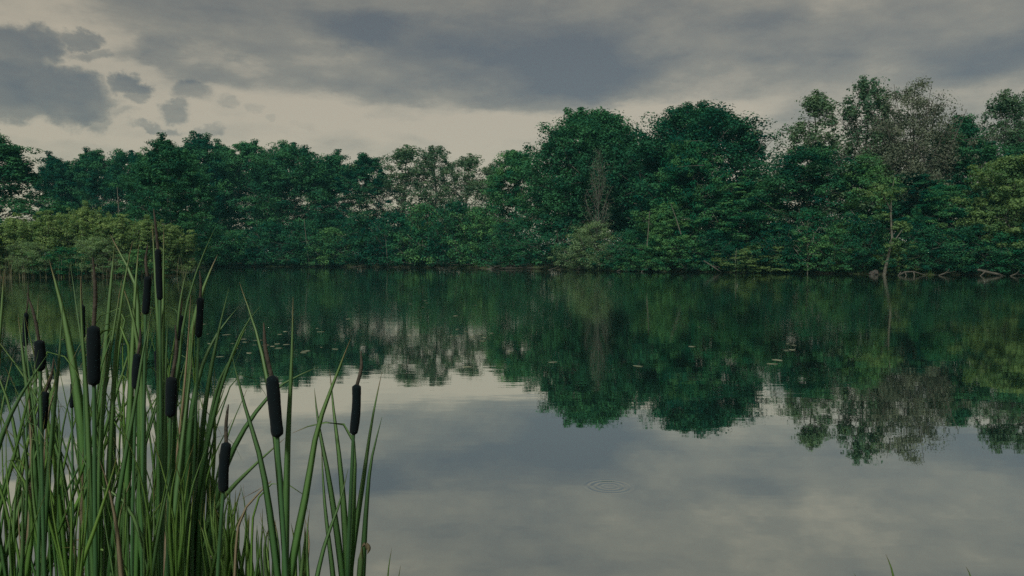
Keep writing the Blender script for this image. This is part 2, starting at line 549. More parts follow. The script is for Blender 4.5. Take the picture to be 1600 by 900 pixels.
def tree_mesh(name, seed, h, rad, cb, prof, limbs, sub, per, clus, flat, leaf, leafmat, bark, up=.8, rise=(25, 55),
              inner=.35, trunk_r=None, lean=0.03, top=10, twigs=False, shoots=0, spread=.22, irr=.5, shoot_len=0):
    """returns (trunk mesh, crown mesh): a tapered trunk with curved limbs, clumps of leaf faces at the twig ends"""
    rng = np.random.default_rng(seed)
    g = Geo()
    tr = trunk_r or (.010 * h + .05)
    zz = np.linspace(0, 1, 9)
    bx = np.cumsum(rng.normal(0, lean * h / 8, 9)); bx[0] = 0
    by = np.cumsum(rng.normal(0, lean * h / 8, 9)); by[0] = 0
    tp = np.stack([bx, by, zz * h * .94], 1)
    tp[0, 2] = -.5
    rr = tr * (1 - zz * .9)
    rr[0] *= 1.5
    co, q = tube(tp, rr, 7)
    g.add(co, q)
    f0 = PROFILE[prof]
    fmax = float(f0(np.linspace(0, .98, 60)).max())
    f = lambda t: f0(t) / fmax
    cen = []
    lump = rng.random(64)
    for i in range(limbs):
        t = (i + .3 + .4 * rng.random()) / limbs
        t = t ** .9
        azm = i * 2.39996 + rng.normal(0, .35)
        Rr = rad * float(f(np.array(t))) * (1 - irr * .56 + irr * lump[int(azm * 3.1 + t * 5) % 64])
        ze = h * (cb + t * (1 - cb))
        ang = math.radians(rng.uniform(*rise)) * (.6 + .8 * t)
        zs = max(h * .06, ze - Rr * math.tan(min(ang, 1.2)))
        tx = np.interp(zs / h, zz * .94, tp[:, 0]); ty = np.interp(zs / h, zz * .94, tp[:, 1])
        a0 = np.array([tx, ty, zs])
        a1 = np.array([tx * .5 + Rr * math.cos(azm), ty * .5 + Rr * math.sin(azm), ze])
        s = np.linspace(0, 1, 6)[:, None]
        midp = (a0 + a1) / 2 + np.array([0, 0, -.06 * Rr]) + rng.normal(0, .05 * Rr + .05, 3)
        pts = (1 - s) ** 2 * a0 + 2 * s * (1 - s) * midp + s ** 2 * a1
        lr = tr * (1 - .85 * zs / h) * .45
        co, q = tube(pts, np.linspace(lr, .02, 6), 5)
        g.add(co, q)
        for k in range(sub):
            s_ = inner + (1 - inner) * (k + rng.random()) / sub
            b = (1 - s_) ** 2 * a0 + 2 * s_ * (1 - s_) * midp + s_ ** 2 * a1
            off = rng.normal(0, 1, 3) * np.array([1, 1, .55]) * (Rr * spread + clus * .5) * (1.15 - .45 * s_)
            c = b + off
            if c[2] < .25:
                c[2] = .25 + rng.random() * .5
            cen.append(c)
            if twigs or k % 2 == 0:
                co, q = tube(np.array([b, (b + c) / 2 + rng.normal(0, .08, 3), c + off * .15]), np.array([lr * .3 + .012, lr * .15 + .01, .008]), 4)
                g.add(co, q)
    tz = tp[-1]
    for k in range(top):
        cen.append(tz + np.array([rng.normal(0, rad * .14), rng.normal(0, rad * .14), h * .06 - abs(rng.normal(0, h * .06))]))
    nc = len(cen)
    for k in range(shoots):
        a_, r_ = rng.random() * 6.28, rad * .85 * math.sqrt(rng.random())
        if shoot_len:
            r_ *= .9
            b0 = np.array([r_ * math.cos(a_), r_ * math.sin(a_), h * (cb + (1 - cb) * (.95 - .62 * (r_ / rad) ** 1.8))])
            e0 = b0 + np.array([rng.normal(0, .25), rng.normal(0, .25), shoot_len * rng.uniform(.5, 1.3)])
        else:
            b0 = np.array([r_ * math.cos(a_), r_ * math.sin(a_), h * (.62 - .25 * r_ / rad)])
            e0 = b0 + np.array([rng.normal(0, .22), rng.normal(0, .22), h * rng.uniform(.22, .55)])
        co, q = tube(np.array([b0, (b0 + e0) / 2 + rng.normal(0, .04, 3), e0]), np.array([.03, .02, .008]), 4)
        g.add(co, q)
        for u_ in np.linspace(.15, 1, 5):
            cen.append(b0 + (e0 - b0) * u_)
    cen = np.array(cen)
    rads = clus * rng.uniform(.55, 1.3, len(cen))
    rads[nc:] *= .55
    tint_c = np.clip(rng.normal(.42, .36, len(cen)), 0, 1)
    v, q, tint = leaves_np(rng, cen, rads, per, flat, leaf, up, tint_c)
    crown = mesh_np(name + '_crown', v, quads=q, m=leafmat, attrs={'tint': tint})
    return g.mesh(name + '_trunk', bark), crown


# ------------------------------------------------------------------ pond outline and ground
def on_water(px, py):
    r = P(px, py, 1.0)
    k = EYE / (EYE - r.z)
    return (r.x * k, k)


FAR = [(-260, 437), (0, 434), (120, 433), (230, 432), (285, 430.5), (300, 424), (292, 417.8), (380, 416.6), (520, 416.9),
       (680, 418.2), (780, 419.6), (880, 421.5), (1000, 424), (1100, 425), (1200, 426.2), (1300, 427.6), (1380, 429), (1430, 429.6),
       (1500, 429.4), (1600, 430.4), (1860, 434)]
far_pts = [on_water(*p) for p in FAR]
near_pts = [(24, 3.0), (9, 3.3), (4.0, 3.35), (1.6, 3.2), (.35, 2.9), (-.15, 1.9), (-.5, 1.25), (-1.6, 1.1), (-4, 1.3), (-9, 1.8), (-24, 2.4)]
poly = np.array(far_pts + near_pts)


def sdist(x, y):
    """signed distance to the pond outline: negative over water"""
    p = np.stack([x, y], -1)
    best = np.full(x.shape, 1e9)
    inside = np.zeros(x.shape, bool)
    n = len(poly)
    for i in range(n):
        a, b = poly[i], poly[(i + 1) % n]
        ab = b - a
        t = np.clip(((p - a) @ ab) / (ab @ ab), 0, 1)
        dd = np.linalg.norm(p - (a + t[..., None] * ab), axis=-1)
        best = np.minimum(best, dd)
        cond = (a[1] > y) != (b[1] > y)
        xx = a[0] + (y - a[1]) / (b[1] - a[1] + 1e-12) * ab[0]
        inside ^= cond & (x < xx)
    return np.where(inside, -best, best)


def gz(x, y):
    x = np.asarray(x, float); y = np.asarray(y, float)
    s = sdist(x, y)
    wob = .10 * np.sin(x * .9 + 1.3 * np.sin(y * .7)) + .07 * np.sin(y * 1.7 + x * .6)
    near = y < 12
    up = np.where(near, .16 * (1 - np.exp(-np.maximum(s, 0) / .5)) + .01 * np.maximum(s, 0).clip(0, 30),
                  .55 * (1 - np.exp(-np.maximum(s, 0) / 1.2)) + .012 * np.maximum(s, 0).clip(0, 120))
    up = up + np.where(s > 0, wob * np.clip(s / 3, 0, 1) * np.where(near, .25, 1.0), 0)
    dn = -np.where(near, np.minimum(-s * .12, .9), np.minimum(-s * .35, 1.5))
    return np.where(s > 0, up + .004, dn)


def gz1(x, y):
    return float(gz(np.array([x]), np.array([y]))[0])


def axis(lo, hi, dense_lo, dense_hi, step, grow=1.25, far=3000):
    a = list(np.arange(dense_lo, dense_hi + 1e-6, step))
    s = step
    while a[-1] < hi:
        s *= grow
        a.append(a[-1] + s)
    s = step
    while a[0] > lo:
        s *= grow
        a.insert(0, a[0] - s)
    return np.array(a)


xs = axis(-1500, 1500, -110, 110, 1.1)
ys = np.concatenate([axis(-1500, -6, -6, -6, 1.0)[:-1], np.arange(-6, 8, .25), np.arange(8, 150, .9)])
yy = ys[-1]; s = .9
ext = []
while yy < 1500:
    s *= 1.2; yy += s; ext.append(yy)
ys = np.concatenate([ys, ext])
gx, gy = np.meshgrid(xs, ys)
ground_z = gz(gx, gy)
nx, ny = len(xs), len(ys)
ii = (np.arange(ny - 1)[:, None] * nx + np.arange(nx - 1)[None, :])
gq = np.stack([ii, ii + 1, ii + nx + 1, ii + nx], -1).reshape(-1, 4)
g = link('ground', mesh_np('ground', np.stack([gx, gy, ground_z], -1).reshape(-1, 3), quads=gq, m=M['ground'], smooth=True))
g['kind'] = 'structure'

wx = np.linspace(-150, 150, 31); wy = np.linspace(-.5, 175, 31)
ax_, ay_ = np.meshgrid(wx, wy)
ii = (np.arange(30)[:, None] * 31 + np.arange(30)[None, :])
wq = np.stack([ii, ii + 1, ii + 32, ii + 31], -1).reshape(-1, 4)
# keep the water sheet inside the basin: drop cells that lie wholly on land
sd = sdist(ax_, ay_)
cellmin = np.minimum.reduce([sd[:-1, :-1], sd[1:, :-1], sd[:-1, 1:], sd[1:, 1:]]).ravel()
wq = wq[cellmin < 9]
wo_ = link('water', mesh_np('water', np.stack([ax_, ay_, ax_ * 0], -1).reshape(-1, 3), quads=wq, m=M['water']))
wo_['kind'] = 'structure'

far_by_px = sorted((px, on_water(px, py)[1]) for px, py in FAR if px not in (300,))


def shore_d(px, inner=False):
    """depth of the far waterline in the direction of photo column px"""
    if px >= 292 or inner:
        t = [(292, on_water(292, 417.8)[1])] + [(a, b) for a, b in far_by_px if a > 292]
    else:
        t = [(a, b) for a, b in far_by_px if a < 290]
    return float(np.interp(px, [a for a, _ in t], [b for _, b in t]))


# ------------------------------------------------------------------ trees
def proto(name, *a, **k):
    return tree_mesh(name, *a, **k)


PR = {}
PR['alder0'] = (20, 5.2, *proto('alder_a', 11, 20, 5.2, .10, 'tall', 52, 6, 115, 1.15, .62, .26, M['alder'], M['bark'], rise=(15, 40), shoots=34, shoot_len=2.2, irr=.7, top=4))
PR['alder1'] = (20, 5.0, *proto('alder_b', 12, 20, 5.0, .08, 'round', 52, 6, 115, 1.2, .60, .26, M['alder'], M['bark'], rise=(15, 45), shoots=34, shoot_len=2.2, irr=.7, top=4))
PR['alder2'] = (20, 4.6, *proto('alder_c', 13, 20, 4.6, .12, 'cone', 52, 6, 115, 1.05, .58, .25, M['alder'], M['bark'], rise=(10, 35), shoots=34, shoot_len=2.2, irr=.7, top=4))
PR['alder3'] = (20, 5.4, *proto('alder_d', 14, 20, 5.4, .10, 'tall', 52, 6, 115, 1.1, .55, .26, M['alder'], M['bark'], rise=(10, 40), shoots=34, shoot_len=2.2, irr=.7, top=4))
PR['oak0'] = (18, 6.8, *proto('oak_a', 21, 18, 6.8, .27, 'dome', 96, 9, 110, 1.1, .75, .24, M['oak'], M['bark'], rise=(20, 50), inner=.45, spread=.13, irr=.42, shoots=40, shoot_len=1.5))
PR['oak1'] = (18, 7.4, *proto('oak_b', 22, 18, 7.4, .16, 'dome', 100, 9, 110, 1.1, .75, .24, M['oak'], M['bark'], rise=(20, 50), inner=.45, spread=.13, irr=.42, shoots=40, shoot_len=1.5))
PR['airy0'] = (20, 3.4, *proto('airy_a', 31, 20, 3.4, .08, 'tall', 50, 7, 34, .8, .8, .22, M['airy'], M['bark'], rise=(35, 65), up=.3, irr=1.0, lean=.05, spread=.42, shoots=20, shoot_len=1.6, top=3, twigs=True))
PR['airy1'] = (20, 3.2, *proto('airy_b', 32, 20, 3.2, .10, 'tall', 50, 7, 32, .75, .8, .22, M['airy'], M['bark'], rise=(35, 65), up=.3, irr=1.0, lean=.05, spread=.42, shoots=20, shoot_len=1.6, top=3, twigs=True))
PR['brown'] = (18, 4.2, *proto('brown_a', 33, 18, 4.2, .25, 'fan', 64, 9, 90, .85, .9, .18, M['brown'], M['bark'], rise=(45, 70), up=.2, twigs=True))
PR['mid0'] = (14, 4.6, *proto('mid_a', 41, 14, 4.6, .06, 'tall', 52, 6, 115, .95, .55, .22, M['mid'], M['bark'], rise=(10, 40), shoots=26, shoot_len=1.6, irr=.7))
PR['mid1'] = (14, 5.2, *proto('mid_b', 42, 14, 5.2, .06, 'round', 52, 7, 115, .95, .40, .22, M['mid'], M['bark'], rise=(5, 30), shoots=26, shoot_len=1.6, irr=.7))
PR['lime'] = (12, 4.4, *proto('lime_a', 43, 12, 4.4, .04, 'round', 52, 7, 115, .85, .6, .24, M['lime'], M['bark'], rise=(10, 45)))
PR['dead'] = (11, 1.8, *proto('dead_a', 44, 11, 1.8, .15, 'tall', 50, 6, 8, .5, .9, .13, M['airy'], M['bark'], rise=(45, 70), up=.1, twigs=True, trunk_r=.12))
PR['young'] = (9, 2.0, *proto('young_a', 45, 9, 2.0, .25, 'tall', 22, 5, 34, .55, .6, .2, M['mid'], M['palebark'], rise=(30, 60), trunk_r=.09, twigs=True))
PR['bush0'] = (5, 3.0, *proto('bush_a', 51, 5, 3.0, .02, 'bush', 34, 6, 60, .62, .7, .17, M['oak'], M['bark'], rise=(20, 60), trunk_r=.07, top=6))
PR['bush1'] = (5, 3.2, *proto('bush_b', 52, 5, 3.2, .02, 'bush', 34, 6, 60, .62, .6, .17, M['mid'], M['bark'], rise=(20, 60), trunk_r=.07, top=6))
PR['bush2'] = (5, 3.0, *proto('bush_c', 53, 5, 3.0, .02, 'bush', 36, 7, 70, .50, .7, .13, M['shrub'], M['bark'], rise=(40, 70), trunk_r=.06, top=8, shoots=60))
PR['bush3'] = (5, 2.8, *proto('bush_d', 54, 5, 2.8, .02, 'bush', 36, 7, 70, .46, .8, .12, M['shrub'], M['bark'], rise=(45, 70), trunk_r=.06, top=8, shoots=60))
PR['willow'] = (5, 2.6, *proto('willow_a', 55, 5, 2.6, .02, 'bush', 38, 7, 80, .5, .75, .12, M['willow'], M['bark'], rise=(30, 65), trunk_r=.07, top=8))
PR['bush4'] = (4, 2.6, *proto('bush_e', 56, 4, 2.6, .02, 'bush', 34, 6, 66, .5, .45, .17, M['lime'], M['bark'], rise=(20, 50), trunk_r=.06, top=5))


def plant_tree(name, cat, pr, px, top, hw, back, label, group, rz=None, inner=False, d=None):
    H, Rr, tm, cm = PR[pr]
    d = (shore_d(px, inner) + back) if d is None else d
    b = P(px, 400, d)
    z0 = gz1(b.x, d)
    zt = P(px, top, d).z
    sz = (zt - z0) / H
    sx = hw * d / F / Rr * (1.3 if pr[:5] == 'alder' else 1.6 if pr in ('airy0', 'airy1') else 1.25 if pr == 'brown' else 1.2 if pr[:3] == 'oak' else 1.12)
    o = thing(name, label, cat, (b.x, d, z0), (px * 1.7) % 6.28 if rz is None else rz, group)
    o.scale = (sx, sx, sz)
    link('trunk', tm, o)
    link('crown', cm, o)
    return o


ROW = 'trees of the far row behind the pond'
OWN = 'trees along the right and middle shore'
T = [
    # name, proto, px, top, hw, back, label, group
    ('broadleaf_tree', 'alder0', -16, 218, 66, 26, 'big dark tree cut by the left photo edge behind the shrubby spit', ROW),
    ('broadleaf_tree', 'alder2', 88, 250, 34, 66, 'low dark tree right of the sky notch at the far left', ROW),
    ('broadleaf_tree', 'alder3', 150, 239, 36, 66, 'dark rounded tree between the sky notch tree and the double topped one', ROW),
    ('broadleaf_tree', 'alder1', 203, 241, 38, 64, 'dark tree with a broken double top over the shrubby spit', ROW),
    ('broadleaf_tree', 'alder2', 262, 225, 40, 14, 'tall dark tree standing above the tallest cattail head', ROW),
    ('broadleaf_tree', 'alder0', 315, 222, 42, 12, 'tallest dark tree of the left row with a wide crown', ROW),
    ('broadleaf_tree', 'alder3', 388, 226, 42, 10, 'dark layered tree over the left end of the open water', ROW),
    ('broadleaf_tree', 'alder1', 458, 229, 46, 9, 'dark tree with an evenly domed top in the left row', ROW),
    ('broadleaf_tree', 'alder2', 522, 246, 36, 10, 'dark tree left of the small window of sky', ROW),
    ('broadleaf_tree', 'alder3', 574, 246, 38, 10, 'flat topped dark tree just right of the small window of sky', ROW),
    ('broadleaf_tree', 'alder1', 118, 262, 30, 72, 'low dark tree filling the dip right of the sky notch tree', ROW),
    ('broadleaf_tree', 'alder0', 232, 250, 34, 30, 'dark tree set back behind the double topped one and the tall one', ROW),
    ('broadleaf_tree', 'alder3', 290, 240, 34, 26, 'dark tree set back in the notch left of the tallest of the left row', ROW),
    ('broadleaf_tree', 'alder2', 350, 232, 36, 24, 'dark tree set back in the notch right of the tallest of the left row', ROW),
    ('broadleaf_tree', 'alder0', 424, 244, 34, 24, 'dark tree set back between the layered tree and the domed one', ROW),
    ('broadleaf_tree', 'alder3', 490, 252, 28, 24, 'dark tree set back right of the domed one', ROW),
    ('slender_tree', 'airy0', 770, 262, 26, 12, 'short see-through tree right of the bright gap of sky', OWN),
    ('slender_tree', 'airy0', 632, 234, 38, 12, 'pale thin crowned tree, leftmost of the see-through group', OWN),
    ('slender_tree', 'airy1', 682, 231, 30, 12, 'see-through tree with a visible upright stem in mid picture', OWN),
    ('slender_tree', 'airy0', 732, 247, 32, 12, 'low see-through tree left of the bright gap of sky', OWN),
    ('broadleaf_tree', 'mid0', 806, 240, 50, 9, 'full mid green tree clothed down to the water beside the left giant tree', OWN),
    ('giant_tree', 'oak0', 922, 180, 84, 12, 'great dark giant tree with a domed crown, left one of the pair', OWN),
    ('broadleaf_tree', 'alder1', 1010, 228, 50, 17, 'dark tree set back in the saddle between the two giant trees', ROW),
    ('giant_tree', 'oak1', 1094, 174, 108, 13, 'great dark giant tree with the widest crown, right one of the pair', OWN),
    ('broadleaf_tree', 'mid0', 1072, 224, 50, 4, 'mid green tree standing in front of the widest giant tree', OWN),
    ('broadleaf_tree', 'mid1', 1168, 288, 68, 5, 'spreading tree with flat tiers of leaves below the widest giant tree', OWN),
    ('broadleaf_tree', 'mid0', 1048, 318, 42, 2, 'small soft green tree below the mid green one, by the water', OWN),
    ('slender_tree', 'airy0', 1276, 152, 40, 8, 'tall tree with a loose pointed top right of the sky gap', OWN),
    ('broadleaf_tree', 'alder1', 1262, 232, 56, 5, 'dense dark tree around the foot of the loose pointed tree', OWN),
    ('slender_tree', 'airy1', 1348, 126, 36, 9, 'tallest thin see-through tree with wispy top', OWN),
    ('slender_tree', 'brown', 1424, 134, 54, 9, 'tall tree with a brownish half bare rounded crown', OWN),
    ('broadleaf_tree', 'mid0', 1352, 246, 50, 6, 'green tree filling the space under the wispy tall tree', OWN),
    ('broadleaf_tree', 'alder3', 1422, 272, 52, 7, 'dark tree under the brownish half bare crown', OWN),
    ('broadleaf_tree', 'alder0', 1500, 198, 52, 9, 'dark dense tree right of the brownish half bare crown', OWN),
    ('slender_tree', 'airy0', 1562, 152, 36, 12, 'loose crowned tree rising behind the yellow green one', OWN),
    ('slender_tree', 'airy1', 1612, 142, 34, 13, 'loose crowned tree cut by the right photo edge', OWN),
    ('broadleaf_tree', 'alder1', 1640, 210, 60, 8, 'dark tree beyond the right photo edge behind the yellow green one', OWN),
    ('broadleaf_tree', 'lime', 1582, 250, 62, 3, 'yellow green tree with big bright leaf clumps at the right shore', OWN),
    ('broadleaf_tree', 'mid1', 1474, 292, 50, 4, 'low green tree with tiered boughs between bare crown and yellow green tree', OWN),
    ('dead_tree', 'dead', 934, 232, 19, 1.0, 'grey dead looking twiggy tree in front of the left giant tree', OWN),
    ('young_tree', 'young', 1262, 330, 24, -1.6, 'thin young tree with a pale upright stem at the water', OWN),
]
for name, pr, px, top, hw, back, lab, grp in T:
    plant_tree(name, 'tree', pr, px, top, hw, back, lab, grp, inner=(60 < px < 292 and back > 60) and False)

# bushes along the far bank: proto, px, top, hw, back, label
for px, pr, top, hw, back, lab in [
    (-95, 'alder2', 232, 48, 24, 'dark tree wholly beyond the left edge behind the spit, nearest to it'),
    (-180, 'alder1', 226, 52, 22, 'dark tree beyond the left edge, second from the spit'),
    (-275, 'alder3', 236, 56, 20, 'dark tree beyond the left edge, third from the spit'),
    (1715, 'alder2', 216, 56, 8, 'dark tree beyond the right edge past the yellow green one'),
    (1800, 'alder3', 222, 56, 8, 'dark tree farthest beyond the right edge'),
]:
    plant_tree('broadleaf_tree', 'tree', pr, px, top, hw, back, lab, ROW)

BUSH = [
    ('bush0', 318, 352, 40, 3, 'dark bush where the spit meets the open water'),
    ('bush1', 372, 362, 38, 3, 'dull green bush under the dark layered tree'),
    ('bush0', 424, 350, 42, 4, 'dark bush left of the domed tree foot'),
    ('bush0', 482, 346, 40, 3, 'dark bush below the right side of the domed tree'),
    ('bush1', 520, 358, 36, 2, 'dull green bush under the small window of sky'),
    ('bush0', 566, 342, 42, 4, 'dark bush under the flat topped tree'),
    ('bush0', 616, 334, 44, 4, 'dark bush under the leftmost see-through tree'),
    ('bush1', 664, 322, 46, 5, 'dull green bush under the tree with the visible upright stem'),
    ('bush0', 712, 318, 46, 5, 'dark bush under the low see-through tree'),
    ('bush1', 752, 326, 42, 5, 'dull green bush under the bright gap of sky'),
    ('bush0', 800, 350, 40, 2, 'dark bush behind the pile of driftwood'),
    ('bush0', 872, 340, 50, 4, 'dark bush left of the pale willow bush'),
    ('willow', 928, 350, 40, 1.6, 'pale grey green willow bush at the water below the dead tree'),
    ('bush0', 984, 362, 38, 3, 'dark bush just right of the pale willow bush'),
    ('bush1', 1004, 384, 34, 1.2, 'low green bush hanging over the water right of the pale willow'),
    ('bush1', 1062, 370, 44, 1.4, 'green bush overhanging the water below the soft green tree'),
    ('bush0', 1118, 362, 42, 2, 'dark bush between soft green tree and tiered tree'),
    ('bush4', 1186, 386, 46, 1.0, 'bright green low bush touching the water under the tiered tree'),
    ('bush0', 1226, 352, 44, 2, 'dark bush left of the thin young tree'),
    ('bush1', 1304, 360, 42, 2, 'green bush right of the thin young tree'),
    ('bush0', 1352, 350, 40, 3, 'dark bush behind the grey rock'),
    ('bush4', 1404, 378, 24, 2, 'small bright green bush behind the leaning trunk'),
    ('bush0', 1446, 356, 44, 3, 'dark bush behind the pale drift branches'),
    ('bush0', 1512, 356, 46, 2.5, 'dark bush behind the half sunk grey log'),
    ('bush1', 1566, 366, 44, 1.5, 'green bush at the foot of the yellow green tree'),
    ('bush0', 1622, 352, 48, 2, 'dark bush at the right photo edge by the water'),
]
for pr, px, top, hw, back, lab in BUSH:
    plant_tree('willow_bush' if pr == 'willow' else 'bush', 'bush', pr, px, top, hw * 1.15, back * .4 - .3, lab, 'bushes along the far waterline')

# the shrubby spit on the left
SPIT = [
    ('bush2', -30, 352, 52, 5, 'yellow green shrub cut by the left photo edge on the spit'),
    ('bush3', 30, 346, 46, 8, 'yellow green shrub on the spit below the big left tree'),
    ('bush2', 88, 338, 46, 9, 'yellow green shrub with upright shoots below the sky notch'),
    ('bush3', 132, 330, 36, 9, 'tallest shrub of the spit with a pointed shoot'),
    ('bush2', 178, 342, 44, 7, 'yellow green shrub behind the broad curved reed blade'),
    ('bush3', 228, 348, 38, 6, 'yellow green shrub left of the tallest cattail'),
    ('bush2', 264, 358, 34, 4, 'last yellow green shrub at the tip of the spit'),
    ('willow', 45, 380, 30, 1.5, 'greyish low shrub at the foot of the spit, left of two'),
    ('willow', 150, 372, 32, 1.5, 'greyish low shrub in the middle of the spit'),
    ('bush1', 100, 388, 34, 1.0, 'dull green low shrub between the two greyish ones'),
    ('bush1', 215, 392, 34, .8, 'dull green low shrub at the water behind the cattails'),
]
for pr, px, top, hw, back, lab in SPIT:
    plant_tree('shrub', 'shrub', pr, px, top, hw * 1.1, back * .45, lab, 'shrubs on the left spit')


# leaning trunk at the right shore
def rod(name, label, cat, pts, rads, m, group=None, sides=8, extra=()):
    o = thing(name, label, cat, tuple(pts[0]), 0, group)
    base = np.array(pts[0])
    g = Geo()
    co, q = tube(np.array(pts) - base, rads, sides)
    g.add(co, q, along=.3, across=.3, tint=.4)
    link('trunk' if cat == 'tree' else 'stem', g.mesh(name, m), o)
    for p2, r2 in extra:
        g = Geo()
        co, q = tube(np.array(p2) - base, r2, 6)
        g.add(co, q, along=.3, across=.3, tint=.4)
        link('branch', g.mesh(name + '_branch', m), o)
    return o


d = shore_d(1385) - 1.6
lt = rod('leaning_tree', 'slim leaning tree with a pale curved trunk rising from the right shore', 'tree',
         [P(1381, 431, d), P(1388, 400, d), P(1394, 372, d + .1), P(1392, 338, d + .3), P(1393, 300, d + .8), P(1397, 282, d + 1.2)],
         [.16, .11, .095, .08, .05, .025], M['midbark'], OWN,
         extra=[([P(1390, 388, d), P(1402, 370, d - .2), P(1412, 356, d - .3)], [.08, .05, .03]),
                ([P(1393, 330, d + .3), P(1380, 306, d + .3), P(1372, 290, d + .3)], [.08, .05, .02])])
rng = np.random.default_rng(5)
cen = []
for (cx, cy, n, s) in ((1408, 384, 7, 12), (1412, 356, 6, 10), (1372, 296, 8, 13), (1395, 300, 7, 12), (1386, 335, 5, 10)):
    for k in range(n):
        cen.append(P(cx + rng.normal(0, s), cy + rng.normal(0, s * .6), d + rng.normal(0, .6)) - lt.location)
cen = np.array([tuple(c) for c in cen])
v, q, tint = leaves_np(rng, cen, rng.uniform(.3, .7, len(cen)), 60, .5, .2, .8, rng.random(len(cen)))
link('crown', mesh_np('leaning_tree_crown', v, quads=q, m=M['lime'], attrs={'tint': tint}), lt)

# driftwood and rock at the far waterline
def zpt(px, dz, d):
    p = P(px, 400, d)
    p.z = dz
    return tuple(p)


d = shore_d(800) - 3.0
rod('driftwood', 'pale tangled driftwood branches lying at the far waterline in mid picture', 'driftwood',
    [zpt(764, .05, d), zpt(782, .42, d), zpt(800, .55, d + .2), zpt(818, .32, d), zpt(836, .05, d)], [.09, .10, .09, .07, .04], M['deadwood'],
    extra=[([zpt(760, .0, d - .3), zpt(785, .12, d - .4), zpt(815, .16, d - .4), zpt(846, .06, d - .2)], [.07, .09, .08, .03]),
           ([zpt(792, .5, d), zpt(798, .85, d), zpt(800, 1.0, d)], [.05, .04, .02]),
           ([zpt(806, .45, d), zpt(788, .2, d - .5), zpt(776, .0, d - .7)], [.06, .05, .03]),
           ([zpt(770, .2, d), zpt(762, .5, d), zpt(758, .6, d)], [.05, .03, .02])])
d = shore_d(1425) - 2.2
rod('driftwood', 'pale drift branches standing in the water right of the leaning trunk', 'driftwood',
    [zpt(1404, .0, d), zpt(1414, .3, d), zpt(1428, .34, d), zpt(1446, .02, d + .2)], [.05, .07, .06, .03], M['deadwood'],
    extra=[([zpt(1414, .3, d), zpt(1416, .1, d - .1), zpt(1418, -.2, d - .2)], [.06, .05, .04]),
           ([zpt(1428, .34, d), zpt(1429, .1, d - .1), zpt(1430, -.2, d - .2)], [.06, .05, .04]),
           ([zpt(1408, .3, d), zpt(1404, .0, d - .2), zpt(1402, -.2, d - .3)], [.05, .04, .03])])
d = shore_d(1550) - 2.4
rod('log', 'half sunk grey log slanting from the bank at the right shore', 'log',
    [zpt(1528, .5, d + .5), zpt(1545, .3, d + .2), zpt(1562, .12, d - .3), zpt(1574, -.1, d - .5)], [.10, .11, .10, .06], M['deadwood'],
    extra=[([zpt(1540, .36, d + .3), zpt(1536, .15, d), zpt(1530, -.1, d - .2)], [.06, .05, .03])])
d = shore_d(1128) - 2.6
rod('branch', 'thin fallen branch dipping into the water left of the bright bush', 'branch',
    [zpt(1100, 1.2, d + 1), zpt(1112, .7, d + .4), zpt(1128, .05, d - .3)], [.08, .07, .03], M['deadwood'],
    extra=[([zpt(1112, .7, d + .4), zpt(1122, .6, d), zpt(1130, .3, d - .2)], [.04, .03, .02])])
d = shore_d(700) + 1
rod('pole', 'pale bare stem slanting among the bushes left of the bright gap', 'branch',
    [P(662, 385, d), P(656, 362, d), P(651, 345, d + .2)], [.08, .07, .04], M['midbark'], extra=[([P(668, 388, d - .6), P(645, 375, d - .8), P(636, 366, d - .9)], [.07, .05, .03])])
for pts_, dd, r_, lab in [
    ([(484, 416), (481, 398), (478, 370), (475, 342)], -2.2, .075, 'thin pale bare stem at the water under the domed tree'),
    ([(1011, 384), (1013, 360), (1015, 330)], -1.8, .055, 'thin bare stem between the two giant trees above the low bushes'),
    ([(1064, 366), (1056, 340), (1048, 318)], -2.4, .06, 'thin bare stem leaning left below the mid green tree'),
    ([(1150, 424), (1149, 406), (1151, 388)], -2.8, .05, 'thin bare stem at the water beside the bright green low bush'),
    ([(606, 415), (604, 390), (601, 360)], -2.4, .05, 'thin bare stem at the water under the leftmost see-through tree'),
    ([(186, 344), (185, 320), (183, 292)], 22, .07, 'thin bare stem rising behind the shrubby spit'),
]:
    d = shore_d(pts_[0][0]) + dd
    rod('bare_stem', lab, 'stem', [P(x_, y_, d) for x_, y_ in pts_], list(np.linspace(r_, r_ * .45, len(pts_))), M['midbark'])
for px, w_, hgt, lab in [
    (870, 26, .35, 'low dead stick lying at the waterline left of the pale willow bush'),
    (905, 18, .25, 'short dead stick at the waterline in front of the pale willow bush'),
    (975, 24, .45, 'dead stick at the waterline right of the pale willow bush'),
    (1010, 16, .6, 'forked dead twig rising from the water under the low green bush'),
    (700, 30, .22, 'thin dead stick at the waterline under the low see-through tree'),
    (560, 26, .2, 'thin dead stick at the waterline under the flat topped tree'),
    (1590, 22, .3, 'dead stick at the waterline under the yellow green tree'),
    (1480, 26, .35, 'dead stick at the waterline between drift branches and grey log'),
]:
    d = shore_d(px) - 2.6
    rg_ = random.Random(px)
    rod('stick', lab, 'stick', [zpt(px - w_ * .5, .0, d), zpt(px - w_ * .1, hgt * .6, d + .2), zpt(px + w_ * .5, hgt * rg_.uniform(.2, 1), d + .5)],
        [.05, .045, .02], M['deadwood'],
        extra=[([zpt(px - w_ * .1, hgt * .6, d + .2), zpt(px + w_ * .1, hgt * 1.3, d), zpt(px + w_ * .16, hgt * 1.8, d)], [.035, .025, .012])])
rk = bpy.data.meshes.new('rock')
import bmesh
bm = bmesh.new()
bmesh.ops.create_icosphere(bm, subdivisions=3, radius=1)
rs = random.Random(4)
